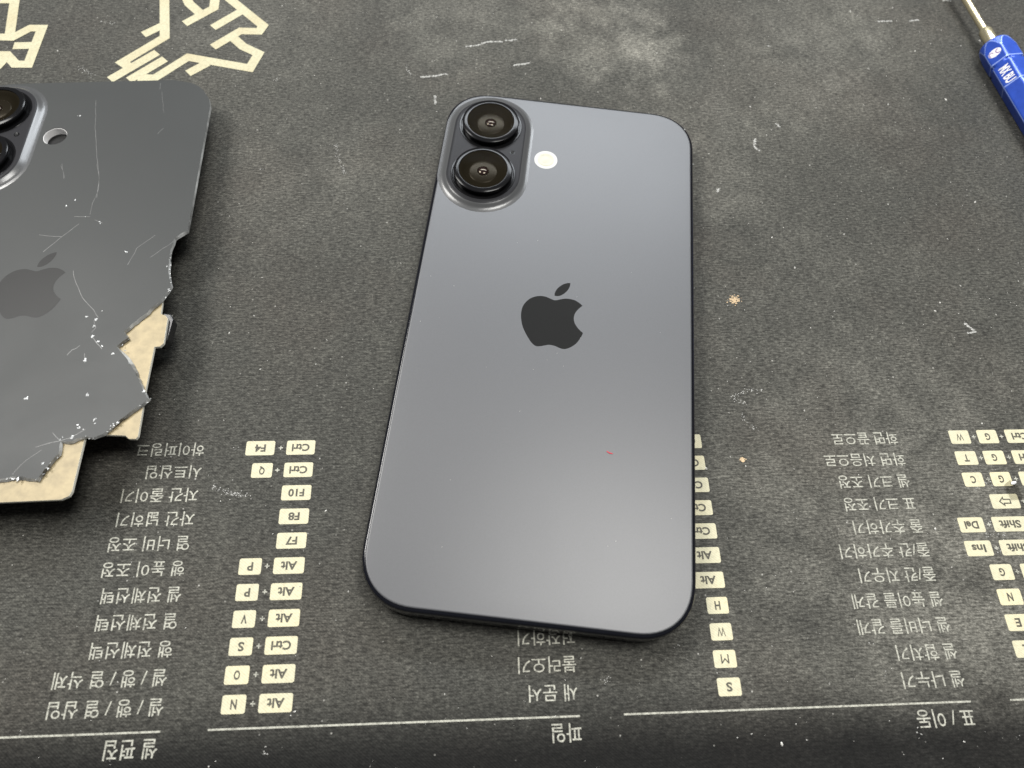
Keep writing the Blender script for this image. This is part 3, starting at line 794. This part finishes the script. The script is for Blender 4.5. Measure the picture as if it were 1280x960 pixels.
# print on the facet that faces up towards the phone (facet angle 30)
fa = math.radians(30)
nrm = Vector((0, -math.cos(fa), math.sin(fa))); tv = Vector((0, -math.sin(fa), -math.cos(fa)))
def on_facet(x, t, lift): return Vector((0, 0, AH)) + Vector((x, 0, 0)) + tv * t + nrm * (AH + lift)
def facet_shape(name, pts, mat, lift, parent):
    tris = tessellate_polygon([[Vector((p[0], p[1], 0)) for p in pts]])
    return mesh_obj(name, [tuple(on_facet(p[0], p[1], lift)) for p in pts], [tuple(t) for t in tris], mat, parent)
badge = facet_shape('handle_badge', [(6.3 + y * 0.95, x * 0.9) for x, y in pill(0, 0, 0.001, 1.0, 12)] if False else [(6.3 + 1.35 * math.cos(t * 6.2832 / 28), 1.9 * math.sin(t * 6.2832 / 28)) for t in range(28)], M['paint'], 0.02, hd)
for s in (-1, 1):
    arc = [(6.3 + 0.7 * math.cos(k * 0.5 + 0.6 * s), 1.0 * s + 0.62 * math.sin(k * 0.5 + 0.6 * s)) for k in range(9)]
    L_, R_ = ribbon(arc, 0.3)
    vs = [tuple(on_facet(p[0], p[1], 0.04)) for p in L_ + R_]; m_ = len(L_)
    mesh_obj('badge_mark', vs, [(i, i + 1, m_ + i + 1, m_ + i) for i in range(m_ - 1)], M['violet'], hd)
def facet_text(s, x0, x1, h):
    vs, fs = font_mesh(s, 0.025)
    xs = [p[0] for p in vs]; ys = [p[1] for p in vs]
    vs = [tuple(on_facet(x0 + (p[0] - min(xs)) / (max(xs) - min(xs)) * (x1 - x0), ((max(ys) + min(ys)) / 2 - p[1]) / (max(ys) - min(ys)) * h, 0.02)) for p in vs]
    mesh_obj('handle_print', vs, fs, M['paint'], hd)
facet_text('MX', 12.5, 15.4, 3.0)
facet_text('BU', 16.0, 18.7, 3.0)

# ------------------------------------------------------------------ loose debris
shard_pts = [(-1.6, -2.2), (1.2, -2.6), (2.0, 0.4), (0.6, 2.4), (-1.4, 1.6)]
v_, f_ = prism(shard_pts, [], 0.12, 0.34)
sdh = mesh_obj('glass_shard', v_, f_, M['shard']); sdh.location = (122.6 * MM, 62.2 * MM, 0); sdh.rotation_euler = (0, 0, 0.3)
tag(sdh, 'small clear glass shard lying across the printed arrow key', 'shard')
v_, f_ = flake((0, 0), 0.9, 0.35, 0.35)
fc = mesh_obj('shard_highlight', [(x * 1.6 + 1.2, y * 0.6 + 1.6, z) for x, y, z in v_], f_, M['chip'], sdh)  # white flake paints the highlight on the shard

vs, fs = [], []
for k in range(2200):
    u, w = rng.uniform(-150, 200), rng.uniform(-25, 235)
    c, s = math.cos(MTH), math.sin(MTH)
    x, y = c * u - s * w, s * u + c * w
    lx, ly = x - 8.33, y - 92.23
    if abs(lx) < 37.5 and abs(ly) < 75.5: continue
    px, py = x + 121.8, y - 86.5
    if -60 < px < 38 and -58 < py < 78: continue
    sz = min(0.45, 0.07 * math.exp(abs(rng.gauss(0, 0.72))))
    a, b = flake((x, y), sz, 0.012, 0.7)
    n = len(vs); vs += a; fs += [tuple(i + n for i in t) for t in b]
dust = mesh_obj('dust', vs, fs, M['dust'])
tag(dust, 'tiny pale dust specks and crumbs strewn over the mat', 'dust', kind='stuff')

# nicks in the phone frame and a red fibre on its back
for x, y, s in NICKS:
    a, b = flake((x, y), s, 7.45, 0.8)
    mesh_obj('edge_nick', a, b, M['chip'], fr)
v_, f_ = prism([(-0.7, -0.12), (0.1, -0.2), (0.75, 0.05), (0.7, 0.2), (0.0, 0.02), (-0.7, 0.1)], [], 0.0, 0.12)
rf = mesh_obj('red_fibre', v_, f_, plain('red_lint', (0.45, 0.02, 0.04), 0.7))
rf.location = (FIB[0] * MM, FIB[1] * MM, 7.815 * MM); rf.rotation_euler = (0, 0, -0.4)
tag(rf, 'tiny red fibre lying on the satin back of the phone', 'lint')

vs, fs = [], []
for k in range(22):
    a, b = flake((8.33 + rng.uniform(-33, 33), 92.2 + rng.uniform(-70, 25)), rng.uniform(0.05, 0.13), 7.806, 0.5)
    n = len(vs); vs += a; fs += [tuple(i + n for i in t_) for t_ in b]
lint = mesh_obj('dust', vs, fs, M['dust'])
tag(lint, 'a few faint dust specks lying on the phone back', 'dust', kind='stuff')
